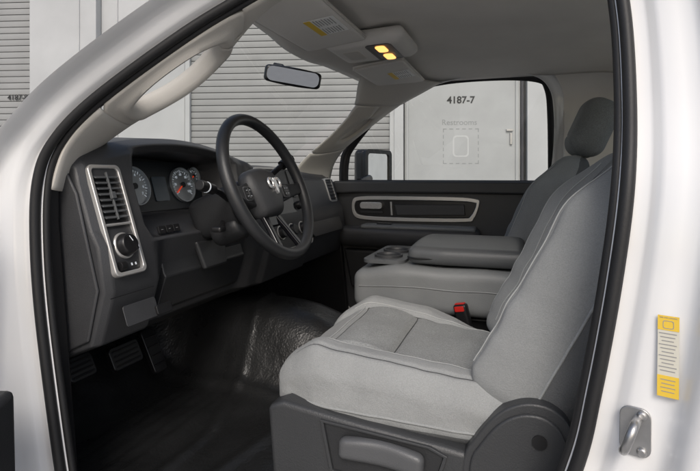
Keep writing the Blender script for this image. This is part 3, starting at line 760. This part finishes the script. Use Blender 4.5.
# ------------------------------------------------------------------ open driver's door (edge of it shows)
hd = Vector((.309, -.951, 0)); H0 = Vector((-1.035, .66, 0))
Dm = frame(H0, hd, (0, 0, 1))
b = B(); b.prism([(.03, -.70), (1.0, -.70), (1.06, -.3), (1.09, -.04), (.03, -.04)], -.04, .03, Dm, 0)
odoor = b.make("front_door", WHITE, truck, bevel=.01, seg=3)
sgn = (Dm @ Vector((0, 0, 1)) - Dm @ Vector((0, 0, 0)))
s_ = 1 if sgn.x > 0 else -1
def zz(a, c): return (min(s_ * a, s_ * c), max(s_ * a, s_ * c))
b = B(); z0, z1 = zz(.03, .075); b.prism([(.07, -.66), (.98, -.66), (1.04, -.06), (.07, -.06)], z0, z1, Dm); z0, z1 = zz(.075, .205)
b.prism([(.10, -.66), (.60, -.66), (.60, -.42), (.11, -.36)], z0, z1, Dm); b.make("door_trim_panel", DASH2, odoor, bevel=.012, seg=3)
b = B(); b.tube([Dm @ Vector(p) for p in ((.05, -.05, 0), (.15, .08, .0), (.45, .32, -.03), (.70, .39, -.05), (.95, .38, -.05), (1.03, .3, -.04), (1.08, -.05, 0))], .02, False, 10); b.make("door_window_frame", WHITE, odoor)

# ------------------------------------------------------------------ striker and stickers on the rear jamb
xj = (.947, -.32, 0)
Lx = frame((.176, .7235, -.228), xj, (.27, 0, .963))
b = B(); b.box((.023, .100, .0006), Lx, 0); b.box((.0232, .018, .0009), Lx @ T(0, .041, .0003), 1); b.box((.0232, .026, .0009), Lx @ T(0, -.037, .0003), 1)
for k in range(11): b.box((.019 - .003 * (k % 3), .0010, .0004), Lx @ T(-.0005, .028 - .0046 * k, .0006), 2)
for k in range(4): b.box((.016 - .002 * (k % 2), .0009, .0004), Lx @ T(0, -.029 - .0048 * k, .0009), 2)
b.ring([(x, y) for x, y in rrect(.012, .010, .002, 2)], [(x, y) for x, y in rrect(.0105, .0085, .002, 2)], .0006, .0010, Lx @ T(0, .039, 0), 2)
v, f = textgeo("TIRE AND LOADING", .0021, .0002); b.add(v, f, Lx @ T(0, .0475, .0009), 2)
b.make("tyre_sticker", [CREAM, PAPERY, GINK], truck)
Ls = frame((.142, .7360, -.333), xj, (.168, 0, .986))
b = B(); b.prism(rrect(.036, .062, .012, 5), 0, .004, Ls)
b.tube(catmull([(-.008, -.016, 0), (-.010, -.019, .024), (-.006, -.010, .036), (0, .008, .036), (.003, .018, .024), (.003, .016, 0)], False, 4), .0058, False, 12, M=Ls)
for yy in (-.023, .023): b.lathe([(.006, .003), (.006, .007), (.004, .009), (.001, .009)], Ls @ T(.008, yy, 0), 12)
b.make("door_striker", METALD, truck, bevel=.0008)

# ------------------------------------------------------------------ setting
bld = empty("storage_building", (2.25 * -1, 6.63, 0), "pale steel storage building with grey roll-up shutters", "building")
th = math.radians(14.8); ang = math.radians(18.8)
fw = Vector((-math.sin(ang), math.cos(ang), 0)); O = fw * 7.0
Wb = frame((O.x, O.y, 0), (math.cos(th), math.sin(th), 0), (0, 0, 1))   # local x along wall, y up, z toward the truck
def shutter(s0, s1, h, name):
    rws = []; z = .02; p_ = .092; mi = []
    while z < h:
        for dz, dp in ((0, 0), (.040, .005), (.079, 0), (.082, -.010), (.089, -.010)):
            rws.append([(s0, z + dz, dp), (s1, z + dz, dp)]); mi.append(0 if dz < .07 else 1)
        z += p_
    b = B(); b.grid(rws, Wb @ T(0, 0, -.10)); b.m = mi[:len(b.m)]
    b.box((s1 - s0, .10, .05), Wb @ T((s0 + s1) / 2, .05, -.09))
    ob = b.make(name, [ROLL, ROLLG], bld, datum=False, angle=20)
    for s in (s0 - .03, s1 + .03):
        b = B(); b.box((.07, h, .06), Wb @ T(s, h / 2, -.06)); b.make("shutter_track", WALLM, ob, datum=False, bevel=.004)
    return ob
lsh = shutter(-8.2, -4.72, 4.4, "roll_up_door"); shutter(-2.32, .56, 4.4, "roll_up_door")
b = B()
b.box((1.0, 4.4, .20), Wb @ T(-4.15, 2.2, -.02)); b.box((1.25, 4.4, .06), Wb @ T(-3.02, 2.2, -.08)); b.box((.13, 4.4, .12), Wb @ T(.68, 2.2, -.06))
b.box((32, 1.4, .25), Wb @ T(4.5, 5.1, -.05)); b.box((18, 4.4, .10), Wb @ T(11.43, 2.2, -.05)); b.box((32, 6, .1), Wb @ T(4.5, 3, -.35))
for k in range(12): b.box((.02, 4.4, .03), Wb @ T(2.75 + k * .38, 2.2, .01))
for k in (-3.9, -3.4): b.box((.02, 4.4, .02), Wb @ T(k, 2.2, .085 if k < -3.65 else -.045))
b.make("wall", WALLM, bld, datum=False, bevel=.006)
b = B(); b.box((1.58, 4.4, .05), Wb @ T(1.555, 2.2, -.085)); b.box((.03, 4.4, .05), Wb @ T(2.37, 2.2, -.055), 1)
for s in (.80, 2.30): b.box((.035, 4.4, .03), Wb @ T(s, 2.2, -.055), 0)
pd = b.make("panel_door", [DOORM, DARKGAP], bld, datum=False, bevel=.004)
b = B(); v, f = textgeo("4187-7", .135, .002, .003); b.add(v, f, Wb @ T(1.54, 2.44, -.057)); b.make("unit_number", INK, pd, datum=False)
b = B(); v, f = textgeo("4187-8", .112, .002, .001); b.add(v, f, Wb @ T(-4.955, 2.55, -.080)); b.make("unit_number", INK, lsh, datum=False)
b = B(); v, f = textgeo("Restrooms", .11, .001); b.add(v, f, Wb @ T(1.52, 2.13, -.0585), 0)
for k in range(6):
    for sgn_ in (-1, 1):
        b.box((.05, .012, .001), Wb @ T(1.54 - .22 + .088 * k, 1.80 + sgn_ * .24, -.0585), 0); b.box((.012, .05, .001), Wb @ T(1.54 + sgn_ * .24, 1.80 - .22 + .088 * k, -.0585), 0)
b.ring(rrect(.22, .30, .05, 4), rrect(.18, .26, .04, 4), 0, .001, Wb @ T(1.54, 1.80, -.0588), 1)
b.make("faded_lettering", [GHOSTD, GHOST], pd, datum=False)
b = B(); b.box((.03, .16, .03), Wb @ T(2.22, 1.9, -.045)); b.box((.09, .03, .03), Wb @ T(2.20, 2.02, -.04)); b.make("door_latch", METALD, pd, datum=False, bevel=.003)

g_ = B(); g_.grid([[(-200, -200, 0), (200, -200, 0)], [(-200, 200, 0), (200, 200, 0)]]); gr = g_.make("ground", ASPH, None, datum=False); gr["kind"] = "structure"; gr["label"] = "flat concrete yard under the truck, made pale to bounce light"; gr["category"] = "ground"

# ------------------------------------------------------------------ light
w = bpy.data.worlds.new("World"); scene.world = w; w.use_nodes = True
nt = w.node_tree; bg = nt.nodes["Background"]; sky = nt.nodes.new("ShaderNodeTexSky"); sky.sky_type = 'NISHITA'; sky.sun_disc = False
el = math.radians(40); az = math.radians(164)
sky.sun_elevation = el; sky.sun_rotation = az; sky.air_density = 1.0; sky.dust_density = 3.3; sky.ozone_density = .9
nt.links.new(sky.outputs[0], bg.inputs[0]); bg.inputs[1].default_value = .15
sd = bpy.data.lights.new("sun", 'SUN'); sd.energy = 1.5; sd.angle = math.radians(22); sd.color = (1, .98, .95)
so = bpy.data.objects.new("sun", sd); scene.collection.objects.link(so)
dirv = Vector((math.sin(az) * math.cos(el), -abs(math.cos(az)) * math.cos(el), math.sin(el)))
so.rotation_euler = dirv.to_track_quat('Z', 'Y').to_euler()

# ------------------------------------------------------------------ camera
cd = bpy.data.cameras.new("camera"); cd.lens = 36 * 500 / 700; cd.sensor_width = 36; cd.shift_y = -60.5 / 700; cd.clip_start = .02; cd.clip_end = 1000
co = bpy.data.objects.new("camera", cd); scene.collection.objects.link(co); co.location = (0, 0, DATUM)
co.rotation_euler = (math.pi / 2, 0, ang); scene.camera = co
scene.view_settings.view_transform = 'Standard'; scene.view_settings.look = 'None'; scene.view_settings.exposure = 0
